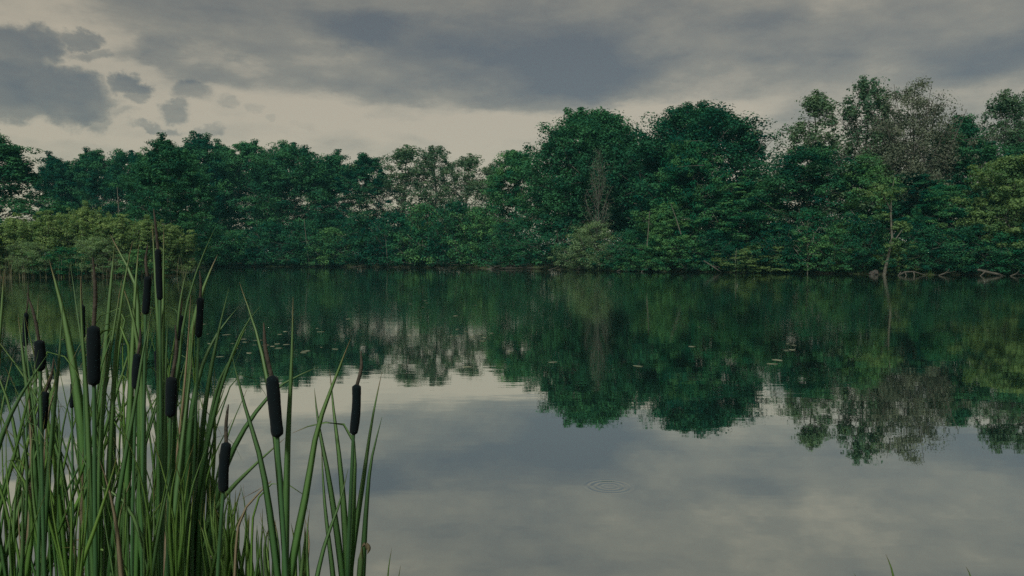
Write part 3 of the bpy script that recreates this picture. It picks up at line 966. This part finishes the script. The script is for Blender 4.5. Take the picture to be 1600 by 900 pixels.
for v_ in bm.verts:
    n_ = 1 + .18 * math.sin(v_.co.x * 3 + 1) * math.cos(v_.co.y * 4) + .10 * math.sin(v_.co.z * 6 + v_.co.x * 5) + rs.uniform(-.03, .03)
    v_.co = Vector((v_.co.x * n_, v_.co.y * n_ * .8, v_.co.z * n_ * .75 + .12 * v_.co.x))
bm.to_mesh(rk); bm.free()
rk.materials.append(M['rock'])
d = shore_d(1367) - 1.2
o = thing('rock', 'brownish grey rock at the waterline left of the leaning trunk', 'rock', zpt(1366, .1, d), 0, None, rk)
o.scale = (.42, .4, .4)


# ------------------------------------------------------------------ sedges and reeds along the far waterline (nobody could count them)
def blades_np(rng, base, heights, width, leanr, seg=3):
    n = len(base)
    az_ = rng.random(n) * 6.283
    ln = rng.random(n) * leanr
    out, tq = [], []
    dirx = np.stack([np.cos(az_), np.sin(az_), az_ * 0], 1)
    side = np.stack([-np.sin(az_ + .8), np.cos(az_ + .8), az_ * 0], 1)
    rows = []
    for k in range(seg + 1):
        t = k / seg
        c = base + np.array([0, 0, 1.0]) * (heights * t * (1 - .25 * ln * t))[:, None] + dirx * (heights * ln * t * t)[:, None]
        wv = side * (width * (1 - t) ** .7 * .5 + .0006)[:, None] if np.ndim(width) else side * (width * (1 - t) ** .7 * .5 + .0006)
        rows += [c - wv, c + wv]
    v = np.stack(rows, 1).reshape(-1, 3)
    b = np.arange(n)[:, None] * (2 * (seg + 1))
    q = np.concatenate([np.stack([b[:, 0] + 2 * k, b[:, 0] + 2 * k + 1, b[:, 0] + 2 * k + 3, b[:, 0] + 2 * k + 2], 1) for k in range(seg)])
    return v, q, np.repeat(np.clip(rng.normal(.5, .25, n), 0, 1), 2 * (seg + 1))


rng = np.random.default_rng(77)
bs, hs = [], []
for k in range(2200):
    px = rng.uniform(-60, 1680)
    dens_ = .35 + .65 * (math.sin(px * .045) + math.sin(px * .017 + 2) > .3)
    if rng.random() > dens_:
        continue
    dd = shore_d(px) + rng.normal(.35, .35)
    p = P(px, 400, dd)
    bs.append((p.x, dd, max(gz1(p.x, dd) if k % 1 == 0 else 0, -.1)))
    hs.append(rng.uniform(.2, .8))
v, q, tint = blades_np(rng, np.array(bs), np.array(hs), .05, .55)
o = link('waterline_sedge', mesh_np('waterline_sedge', v, quads=q, m=M['grass'], attrs={'tint': tint}))
o['kind'] = 'stuff'; o['label'] = 'strip of sedge and grass along the far waterline'; o['category'] = 'sedge'
bs, hs = [], []
for k in range(260):
    px = rng.choice([rng.normal(30, 26), rng.normal(165, 36), rng.uniform(0, 290)])
    dd = shore_d(min(px, 288)) + rng.normal(-.2, .4)
    p = P(px, 400, dd)
    bs.append((p.x, dd, -.05)); hs.append(rng.uniform(.7, 2.3))
v, q, tint = blades_np(rng, np.array(bs), np.array(hs), .035, .2)
o = link('pale_reeds', mesh_np('pale_reeds', v, quads=q, m=M['strawgrass'], attrs={'tint': tint}))
o['kind'] = 'stuff'; o['label'] = 'pale dry reeds standing in front of the shrubby spit'; o['category'] = 'reeds'


# ------------------------------------------------------------------ cattails in the near corner
def curve3(pts, n):
    """smooth curve through pts (Catmull-Rom, chord length)"""
    pts = [np.array(tuple(p), float) for p in pts]
    t = [0.0]
    for a, b in zip(pts, pts[1:]):
        t.append(t[-1] + max(1e-4, float(np.linalg.norm(b - a))) ** .8)
    t = np.array(t) / t[-1]
    P_ = np.array(pts)
    m = np.gradient(P_, t, axis=0) if len(pts) > 2 else np.repeat([P_[1] - P_[0]], 2, 0)
    u = np.linspace(0, 1, n)
    k = np.clip(np.searchsorted(t, u, 'right') - 1, 0, len(pts) - 2)
    h = (t[k + 1] - t[k]); s = (u - t[k]) / h
    s = s[:, None]; h = h[:, None]
    return ((2 * s ** 3 - 3 * s ** 2 + 1) * P_[k] + (s ** 3 - 2 * s ** 2 + s) * h * m[k] + (-2 * s ** 3 + 3 * s ** 2) * P_[k + 1] + (s ** 3 - s ** 2) * h * m[k + 1])


def blade(rng, pts, width, m, tint, face=None, twist=.5, n=18, taper=.55):
    """one long strap leaf: shallow V section, real thickness at the midrib, twisted, tapering to a point"""
    c = curve3(pts, n)
    tan = np.gradient(c, axis=0)
    tan /= np.linalg.norm(tan, axis=1)[:, None]
    t = np.linspace(0, 1, n)
    fa = (rng.uniform(-.9, .9) if face is None else face) + twist * (t - .6) * rng.choice([-1, 1])
    ref = np.stack([np.cos(fa), np.sin(fa), fa * 0], 1)
    sd_ = ref - (ref * tan).sum(1)[:, None] * tan
    sd_ /= np.linalg.norm(sd_, axis=1)[:, None]
    nr = np.cross(tan, sd_)
    wv = width * np.minimum(1, (.55 + .9 * t)) * np.clip((1 - t) / (taper * .62), 0, 1) ** .72
    wv = np.maximum(wv, .0006)[:, None]
    th = (wv * .16 + .0004)
    cup = wv * .13
    # closed section: left edge, front midrib, right edge, back midrib
    rows = np.stack([c - sd_ * wv * .5 + nr * cup, c - nr * cup * .2 - nr * th * .5, c + sd_ * wv * .5 + nr * cup, c - nr * cup * .2 + nr * th * .5], 1)
    base = np.arange(n - 1)[:, None] * 4
    j = np.arange(4)[None, :]
    q = np.stack([base + j, base + (j + 1) % 4, base + 4 + (j + 1) % 4, base + 4 + j], -1).reshape(-1, 4)
    return mesh_np('leaf', rows.reshape(-1, 3), quads=q, m=m, smooth=False,
                   attrs={'along': np.repeat(t, 4), 'across': np.tile([0, .5, 1, .5], n), 'tint': np.full(n * 4, tint)})


def round_stick(pts, rads, m, n=14, sides=10, name='stalk', tint=.5, a0=0., a1=.9):
    c = curve3(pts, n)
    t = np.linspace(0, 1, n)
    rr = np.interp(t, np.linspace(0, 1, len(rads)), rads)
    co, q = tube(c, rr, sides)
    return mesh_np(name, co, quads=q, m=m, smooth=True,
                   attrs={'along': np.repeat(a0 + (a1 - a0) * t, sides), 'across': np.tile(np.linspace(0, 1, sides), n), 'tint': np.full(len(co), tint)})


def head_mesh(a, b, r, seed):
    """velvety cigar: rounded ends, slightly uneven"""
    a, b = np.array(tuple(a)), np.array(tuple(b))
    L = np.linalg.norm(b - a)
    n = 22
    t = np.linspace(0, 1, n)
    e = r * .9 / L
    prof = np.ones(n)
    lo = t < e; hi = t > 1 - e * .8
    t = np.where(lo, t, t)
    prof = np.sqrt(np.clip(1 - np.clip((e - t) / e, 0, 1) ** 2.2, 0, 1)) * np.sqrt(np.clip(1 - np.clip((t - 1 + e * .8) / (e * .8), 0, 1) ** 2.4, 0, 1))
    rg = np.random.default_rng(seed)
    prof = np.maximum(prof, .22) * (1 + .035 * np.sin(t * 9 + rg.random() * 6) + rg.normal(0, .012, n)) * (.94 + .08 * np.sin(t * 3.0))
    bend = (np.array([rg.normal(0, .0018), rg.normal(0, .0018), 0]))[None, :] * (np.sin(t * np.pi))[:, None]
    c = a + (b - a) * t[:, None] + bend
    co, q = tube(c, prof * r, 14)
    return mesh_np('seed_head', co, quads=q, m=M['head'], smooth=True)


HEAD = [
    # head (x, top) -> (x, bottom), width px, spike tip (x, y), x at frame bottom, depth, short name
    ((61, 531), (63, 580), 17, (42, 458), 70, 2.10, 'short leaning head at the left edge'),
    ((70, 611), (66, 672), 15, (84, 560), 60, 2.25, 'lowest head of the left clump with a crooked dead spike'),
    ((146, 508), (147, 603), 21, (145, 402), 150, 1.62, 'fattest head with a tall straight spike'),
    ((129, 476), (130, 530), 8, (128, 440), 138, 2.90, 'narrow head half hidden left of the fattest one'),
    ((231, 431), (227, 492), 12, (231, 382), 222, 2.20, 'upper head just left of the tallest one'),
    ((247, 388), (250, 470), 10.5, (240, 326), 254, 2.30, 'tallest head with a long dried spike'),
    ((215, 552), (212, 608), 14, (219, 512), 206, 2.15, 'middle head below the two highest'),
    ((246, 546), (252, 616), 13, (247, 470), 262, 2.40, 'head tucked behind leaves under the tallest one'),
    ((268, 588), (266, 652), 18, (274, 508), 262, 1.85, 'broad head low among dense leaves'),
    ((281, 492), (277, 532), 11, (283, 452), 270, 2.60, 'small head behind leaves right of the tallest one'),
    ((313, 464), (310, 528), 11.5, (312, 423), 300, 2.45, 'rightmost head of the dense clump'),
    ((354, 690), (349, 769), 17, (357, 632), 340, 1.75, 'lowest head hanging over the bright young leaves'),
    ((425, 586), (434, 684), 21, (412, 504), 447, 1.55, 'big leaning head with a crooked spike before the water'),
    ((557, 600), (552, 680), 15, (564, 548), 543, 1.80, 'lone head farthest right before the water'),
    ((114, 598), (112, 638), 8, (116, 566), 116, 3.00, 'small far head right of the crooked dead spike'),
    ((41, 488), (40, 542), 8, (44, 440), 46, 3.00, 'thin far head at the left edge'),
]
LEAF = [
    # pixel points from tip down to the frame bottom, width px
    ([(374, 441), (402, 525), (420, 610), (447, 900)], 10),
    ([(362, 553), (384, 640), (404, 706), (433, 900)], 11),
    ([(458, 464), (456, 560), (450, 690), (446, 900)], 10),
    ([(548, 529), (518, 606), (497, 666), (479, 764), (453, 900)], 12),
    ([(491, 606), (497, 660), (512, 740), (534, 900)], 10),
    ([(515, 577), (521, 640), (531, 727), (543, 900)], 10),
    ([(597, 580), (583, 645), (566, 755), (545, 900)], 11),
    ([(597, 651), (580, 721), (572, 800), (566, 905)], 9),
    ([(502, 695), (507, 784), (520, 900)], 8),
    ([(544, 732), (531, 784), (508, 848), (494, 905)], 9),
    ([(456, 677), (476, 668), (504, 661), (532, 660), (550, 684), (553, 760), (548, 905)], 7),
    ([(498, 573), (440, 601), (395, 650), (352, 730), (318, 905)], 9),
    ([(446, 684), (400, 725), (338, 793), (296, 905)], 9),
    ([(358, 449), (342, 515), (325, 600), (300, 905)], 9),
    ([(373, 479), (340, 520), (316, 570), (288, 905)], 9),
    ([(409, 476), (385, 505), (358, 565), (330, 660), (292, 905)], 10),
    ([(372, 541), (345, 590), (325, 680), (308, 905)], 9),
    ([(77, 406), (97, 483), (112, 560), (126, 660), (140, 905)], 13),
    ([(110, 413), (119, 480), (130, 560), (144, 905)], 8),
    ([(126, 431), (127, 490), (134, 600), (146, 905)], 9),
    ([(179, 383), (171, 460), (162, 560), (150, 720), (143, 905)], 14),
    ([(190, 438), (180, 500), (165, 590), (150, 905)], 11),
    ([(189, 440), (205, 485), (216, 540), (222, 905)], 10),
    ([(172, 366), (190, 400), (210, 440), (216, 520), (222, 905)], 10),
    ([(207, 377), (197, 425), (188, 480), (176, 620), (164, 905)], 9),
    ([(217, 382), (212, 440), (206, 560), (196, 905)], 10),
    ([(238, 348), (241, 410), (247, 520), (250, 905)], 9),
    ([(256, 353), (255, 430), (253, 540), (252, 905)], 10),
    ([(294, 414), (284, 455), (274, 540), (262, 905)], 9),
    ([(338, 352), (312, 410), (292, 475), (276, 600), (264, 905)], 8),
    ([(340, 398), (325, 432), (306, 490), (290, 620), (276, 905)], 11),
    ([(6, 425), (2, 490), (-8, 600), (-14, 905)], 9),
    ([(8, 507), (-2, 570), (-16, 700), (-30, 905)], 8),
    ([(238, 480), (225, 540), (212, 620), (190, 740), (168, 905)], 11),
    ([(303, 500), (296, 580), (284, 700), (268, 905)], 10),
    ([(310, 520), (306, 600), (296, 720), (284, 905)], 9),
    ([(60, 460), (56, 540), (52, 660), (44, 905)], 10),
    ([(28, 490), (36, 560), (48, 660), (62, 905)], 10),
    ([(36, 478), (42, 560), (56, 680), (70, 905)], 9),
    ([(98, 470), (92, 560), (80, 680), (66, 905)], 9),
    ([(66, 540), (80, 620), (92, 720), (100, 905)], 9),
    ([(236, 482), (228, 560), (222, 680), (212, 905)], 9),
    ([(262, 500), (258, 600), (256, 720), (250, 905)], 9),
    ([(22, 552), (6, 620), (-10, 720), (-20, 905)], 8),
    ([(72, 662), (46, 740), (22, 820), (-4, 905)], 10),
    ([(300, 560), (288, 660), (276, 770), (262, 905)], 10),
]
plants = []
CAT = 'cattails in the near left corner'
rng = np.random.default_rng(2024)


def base_point(xb, d):
    """where the shoot enters the mud, from where it crosses the frame's lower edge"""
    b = P(xb, 905, d)
    z = max(gz1(b.x, d), -.25) if True else 0
    return Vector((b.x * 1.0, d + .02, z - .02))


ORDER = ['first', 'second']
for i, (ht, hb, wpx, tip, xb, d, short) in enumerate(HEAD):
    bp = base_point(xb, d)
    o = thing('cattail', 'cattail bearing the ' + short, 'cattail', bp, 0, CAT)
    L = lambda p, dd=d: P(p[0], p[1], dd) - bp
    r = wpx * d / F * .465
    dirv = (L(ht) - L(hb)).normalized()
    low = P(xb, 905, d) - bp
    link('stalk', round_stick([(0, 0, 0), low, L(hb) + dirv * .02], [.0062, .0052, .0040], M['stalk'], 20, 8), o)
    link('seed_head', head_mesh(L(hb), L(ht), r, i), o)
    tp = L(tip)
    mid_ = (L(ht) + tp) / 2 + Vector((rng.normal(0, .004), 0, 0))
    link('flower_spike', round_stick([L(ht) - dirv * .01, mid_, tp], [.0042, .0042, .0036, .0013] if wpx > 9 else [.003, .0025, .001], M['spike'], 14, 7, 'flower_spike'), o)
    plants.append(dict(o=o, xb=xb, d=d, bp=bp, short=short, n=0))


def add_leaf(pl, pts, wpx, dj, m='blade', tint=None, taper=.55, d=None):
    d = (d or pl['d']) + dj
    w_ = wpx * d / F
    pl_pts = [Vector((0, 0, 0))]
    k = len(pts)
    for i, (x, y) in enumerate(reversed(pts)):
        dd = d + .10 * rng.normal() * 0 + (pl['d'] - d) * (1 - i / max(1, k - 1)) * .7
        pl_pts.append(P(x, y, dd) - pl['bp'])
    me = blade(rng, pl_pts, w_ * 1.12, M[m], rng.random() if tint is None else tint, taper=taper, n=22, face=rng.uniform(-.55, .55))
    link('leaf', me, pl['o'])
    pl['n'] += 1


for pts, wpx in LEAF:
    xb = pts[-1][0]
    pl = min(plants, key=lambda p: abs(p['xb'] - xb) + 6 * p['n'])
    add_leaf(pl, pts, wpx, rng.uniform(.02, .22))

# leafy shoots without a seed head: x at frame bottom, depth, number of leaves, highest tip, spread, kind, label
SHOOT = [
    (-40, 2.0, 7, 520, 60, 'blade', 'leafy shoot leaning out of the left photo edge'),
    (4, 2.3, 7, 500, 55, 'blade', 'leafy shoot at the left edge left of the short leaning head'),
    (28, 1.7, 6, 600, 50, 'blade', 'low near shoot in the bottom left corner'),
    (84, 2.3, 7, 560, 50, 'blade', 'leafy shoot between the lowest left head and the fattest head'),
    (104, 2.6, 7, 470, 45, 'blade', 'farther leafy shoot left of the fattest head'),
    (118, 1.55, 6, 690, 50, 'young', 'near yellowish shoot in front of the fattest head stalk'),
    (172, 2.4, 8, 480, 45, 'blade', 'leafy shoot right of the fattest head'),
    (186, 1.6, 6, 670, 45, 'blade', 'near shoot between the fattest and the middle head'),
    (200, 2.7, 7, 440, 45, 'blade', 'farther tall shoot behind the middle head'),
    (232, 1.7, 7, 660, 40, 'blade', 'near shoot in front of the two highest heads'),
    (244, 2.7, 8, 430, 40, 'blade', 'dense tall shoot behind the two highest heads'),
    (276, 1.7, 7, 680, 40, 'young', 'near bright shoot in front of the broad low head'),
    (286, 2.75, 8, 450, 40, 'blade', 'tall shoot left of the rightmost head of the dense clump'),
    (306, 2.6, 7, 540, 42, 'blade', 'leafy shoot under the rightmost head of the dense clump'),
    (326, 2.8, 6, 560, 40, 'blade', 'farther shoot between the dense clump and the lowest head'),
    (160, 3.1, 7, 520, 60, 'blade', 'farthest shoot seen through the stalks behind the fattest head'),
    (60, 3.0, 7, 540, 60, 'blade', 'farthest shoot seen through the stalks at the left'),
    (262, 3.2, 7, 520, 60, 'blade', 'farthest shoot seen through the stalks behind the broad low head'),
    (340, 1.95, 9, 745, 30, 'young', 'bright young shoot under the lowest head'),
    (366, 1.9, 9, 745, 34, 'young', 'brightest young shoot right of the lowest head'),
    (392, 1.9, 6, 790, 30, 'young', 'short green shoot left of the big leaning head stalk'),
    (420, 1.8, 5, 800, 30, 'blade', 'short shoot at the foot of the big leaning head'),
    (468, 1.75, 5, 790, 26, 'blade', 'short shoot right of the big leaning head stalk'),
]
for xb, d, n, top, spread, kind, lab in SHOOT:
    bp = base_point(xb, d)
    o = thing('leafy_shoot', lab, 'reed shoot', bp, 0, 'leafy shoots among the cattails')
    pl = dict(o=o, xb=xb, d=d, bp=bp, short=lab, n=0)
    for k in range(int(n * 1.65)):
        tt = top + (820 - top) * (rng.random() ** 1.5) * .75 + (0 if k == 0 else 12)
        hh = 900 - tt
        lean = rng.normal(0, 1.25) * spread * hh / 360
        x0 = xb + rng.normal(0, 9)
        tipx = x0 + lean
        bow = rng.normal(0, .18) * hh * .4
        pts = [(tipx, tt), (x0 + lean * .62 + bow * .6, tt + hh * .25), (x0 + lean * .30 + bow * .7, tt + hh * .55), (x0, 905)]
        if rng.random() < .16 and hh > 180:      # tip folded over
            sgn = rng.choice([-1, 1])
            pts = [(tipx + sgn * hh * .16, tt + hh * .20), (tipx + sgn * hh * .07, tt + hh * .05), (tipx + sgn * 1, tt + hh * .03)] + pts[1:]
        wpx = rng.choice([rng.uniform(3.5, 6), rng.uniform(5, 8), rng.uniform(7, 11)]) * 1.75 / d * (1.0 if kind == 'blade' else .95)
        add_leaf(pl, pts, wpx, rng.uniform(-.1, .12), 'dead' if rng.random() < .03 else 'young' if rng.random() < .45 else kind, taper=rng.uniform(.4, .65))

# bent and dead leaves in the clump
DEADL = [
    ([(96, 856), (140, 855), (180, 868), (200, 900)], 8, 2.0, 'young', 'green leaf arched low over the bottom left of the clump'),
    ([(118, 766), (156, 760), (190, 780), (224, 850), (236, 905)], 8, 1.9, 'blade', 'pale arching leaf bent over in the middle of the clump'),
    ([(276, 652), (266, 720), (262, 800), (258, 905)], 6, 2.2, 'dead', 'straw coloured dead leaf in front of the broad low head'),
    ([(44, 600), (48, 700), (46, 800), (42, 905)], 10, 2.3, 'dead', 'broad grey dead leaf standing at the left edge'),
    ([(28, 778), (30, 840), (34, 905)], 8, 2.0, 'dead', 'short broken grey leaf in the bottom left corner'),
    ([(130, 700), (128, 780), (126, 905)], 8, 2.3, 'dead', 'straw coloured dead leaf behind the fattest head stalk'),
    ([(100, 795), (112, 840), (124, 905)], 6, 2.2, 'dead', 'pinkish dead leaf stub right of the bottom left corner'),
    ([(84, 558), (90, 585), (76, 640), (68, 905)], 5, 2.3, 'dead', 'thin curled dead leaf beside the crooked dead spike'),
    ([(374, 781), (402, 766), (424, 752), (410, 765), (380, 800), (366, 905)], 5, 1.7, 'dead', 'thin reddish bent stalk over the bright young leaves'),
    ([(481, 800), (476, 775), (452, 758), (430, 754), (408, 772), (392, 905)], 4, 1.7, 'young', 'thin leaf arching right with a drooping yellow tip'),
    ([(215, 800), (222, 860), (226, 905)], 9, 2.6, 'dead', 'tan dead leaf at the bottom of the dense clump'),
]
for pts, wpx, d, kind, lab in DEADL:
    xb = pts[-1][0]
    bp = base_point(xb, d)
    o = thing('bent_leaf' if kind != 'dead' else 'dead_leaf', lab, 'leaf', bp, 0, 'bent and dead leaves in the clump')
    add_leaf(dict(o=o, xb=xb, d=d, bp=bp, n=0), pts, wpx, 0.0, kind, tint=.5 if kind == 'dead' else .8)

# a broken stub with a curled dead end
bp = base_point(562, 1.75)
o = thing('broken_leaf', 'broken green leaf stub with a curled dead end, right of the lone head', 'leaf', bp)
Lp = lambda x, y: P(x, y, 1.75) - bp
me = blade(rng, [(0, 0, 0), Lp(562, 900), Lp(564, 875), Lp(566, 852)], 10 * 1.75 / F, M['blade'], .4, face=.1, twist=0, taper=.02)
link('leaf_base', me, o)
me = blade(rng, [Lp(566, 853), Lp(571, 850), Lp(576, 857), Lp(574, 866)], 8 * 1.75 / F, M['dead'], .5, face=.3, twist=1.0, taper=.8)
link('curled_end', me, o)

# lone grass blades at the lower edge
for pts, wpx, d, lab in [
    ([(1384, 866), (1392, 885), (1400, 925)], 8, 2.2, 'yellow green grass tip at the lower edge, left of two on the right'),
    ([(1509, 885), (1515, 896), (1522, 930)], 7, 2.3, 'short grass tip at the lower edge nearest the right corner'),
    ([(1334, 896), (1340, 905), (1346, 930)], 6, 2.3, 'dark grass tip barely showing at the lower edge'),
    ([(612, 857), (608, 880), (604, 930)], 7, 2.2, 'pale green grass tip at the lower edge right of the cattails'),
    ([(626, 884), (624, 895), (620, 930)], 6, 2.2, 'small grass tip right of the pale green one by the cattails'),
]:
    b = P(pts[-1][0], 905, d)
    bp = Vector((b.x, d, gz1(b.x, d) - .01))
    o = thing('grass_blade', lab, 'grass', bp)
    add_leaf(dict(o=o, xb=0, d=d, bp=bp, n=0), pts, wpx, 0.0, 'young', tint=.7, taper=.9)

# ------------------------------------------------------------------ near bank grass, litter
bs, hs = [], []
for k in range(9000):
    x = rng.uniform(-4, 6); y = rng.uniform(-2.5, 3.3)
    if sdist(np.array([x]), np.array([y]))[0] < .04:
        continue
    zlim = EYE - .45 * max(y, .05) - .12          # stays low where it would rise into the view
    hgt = rng.uniform(.08, .30)
    z = gz1(x, y)
    if z + hgt > zlim:
        hgt = max(.04, zlim - z)
    bs.append((x, y, z - .01)); hs.append(hgt)
v, q, tint = blades_np(rng, np.array(bs), np.array(hs), .008, .6)
o = link('bank_grass', mesh_np('bank_grass', v, quads=q, m=M['grass'], attrs={'tint': tint}))
o['kind'] = 'stuff'; o['label'] = 'short green grass covering the near bank'; o['category'] = 'grass'

g = Geo()
for k in range(900):
    x = rng.uniform(-3.0, -.3); y = rng.uniform(1.4, 4.6)
    if abs(x / y + .50) > .10 + .08 * (4.6 - y) / 3.2:
        continue
    a = rng.uniform(-.5, .5) + (0 if rng.random() < .7 else 1.4)
    L_ = rng.uniform(.05, .22)
    dx, dy = math.cos(a) * L_, math.sin(a) * L_
    z = .006 + rng.random() * .03
    co, q = tube(np.array([(x, y, z), (x + dx * .5, y + dy * .5, z + .015), (x + dx, y + dy, max(.004, z - .01))]), np.array([.003, .005, .002]), 4)
    g.add(co, q, along=.5, across=.5, tint=rng.random())
o = link('reed_litter', g.mesh('reed_litter', M['dead'], False))
o['kind'] = 'stuff'; o['label'] = 'floating litter of dead reed pieces between the cattails'; o['category'] = 'litter'

# ------------------------------------------------------------------ floating leaves on the water
def pad_mesh(seed):
    rg = np.random.default_rng(seed)
    n = 13
    a = np.linspace(.25, 2 * np.pi - .25, n)
    r = .5 * (1 + rg.normal(0, .05, n))
    top_ = np.stack([np.cos(a) * r, np.sin(a) * r * .85, .016 + .03 * np.abs(rg.normal(0, 1, n))], 1)
    low = top_ * [.97, .97, 0] + [0, 0, 0]
    co = np.concatenate([[[0, 0, .012]], top_, low])
    t = [(0, i + 1, i + 2) for i in range(n - 1)]
    q = [(i + 1, n + i + 1, n + i + 2, i + 2) for i in range(n - 1)]
    return mesh_np('floating_leaf', co, quads=q, tris=t, m=M['pad'], attrs={'tint': np.full(len(co), rg.random())})


pads = [pad_mesh(s_) for s_ in range(4)]
SPOT = [(440, 535, 90, 22, 46), (730, 522, 40, 12, 16), (1225, 552, 40, 20, 12), (620, 500, 170, 26, 26), (900, 560, 260, 40, 12), (330, 515, 40, 25, 10), (150, 520, 60, 25, 8)]
k = 0
for cx, cy, sx, sy, n in SPOT:
    for _ in range(max(3, n // 2)):
        px, py = rng.normal(cx, sx * .6), rng.normal(cy, sy * .6)
        x, y = on_water(px, max(462, py))
        o = thing('floating_leaf', 'small pale leaf floating on the dark mid water', 'floating leaf', (x, y, .002), rng.random() * 6.28, 'leaves floating on the pond', pads[k % 4])
        s_ = rng.uniform(.05, .14)
        o.scale = (s_ * rng.uniform(1, 1.6), s_, s_ * .7)
        k += 1


# ------------------------------------------------------------------ teal haze volume, added to lift the dark tones of the far trees
hm, N = mat('shadow_lift_haze')
pv = N.n('ShaderNodeVolumePrincipled')
pv.inputs['Color'].default_value = (.26, .84, .90, 1)
pv.inputs['Density'].default_value = .00026
o_ = N.n('ShaderNodeOutputMaterial')
N.put(o_.inputs['Volume'], pv.outputs[0])
x, y, z0, z1 = 2100, 2100, -2.6, 32.0
vv = [(-x, -y, z0), (x, -y, z0), (x, y, z0), (-x, y, z0), (-x, -y, z1), (x, -y, z1), (x, y, z1), (-x, y, z1)]
qq = [(0, 3, 2, 1), (4, 5, 6, 7), (0, 1, 5, 4), (1, 2, 6, 5), (2, 3, 7, 6), (3, 0, 4, 7)]
hz = link('haze', mesh_np('haze', vv, quads=qq, m=hm))
hz['kind'] = 'stuff'
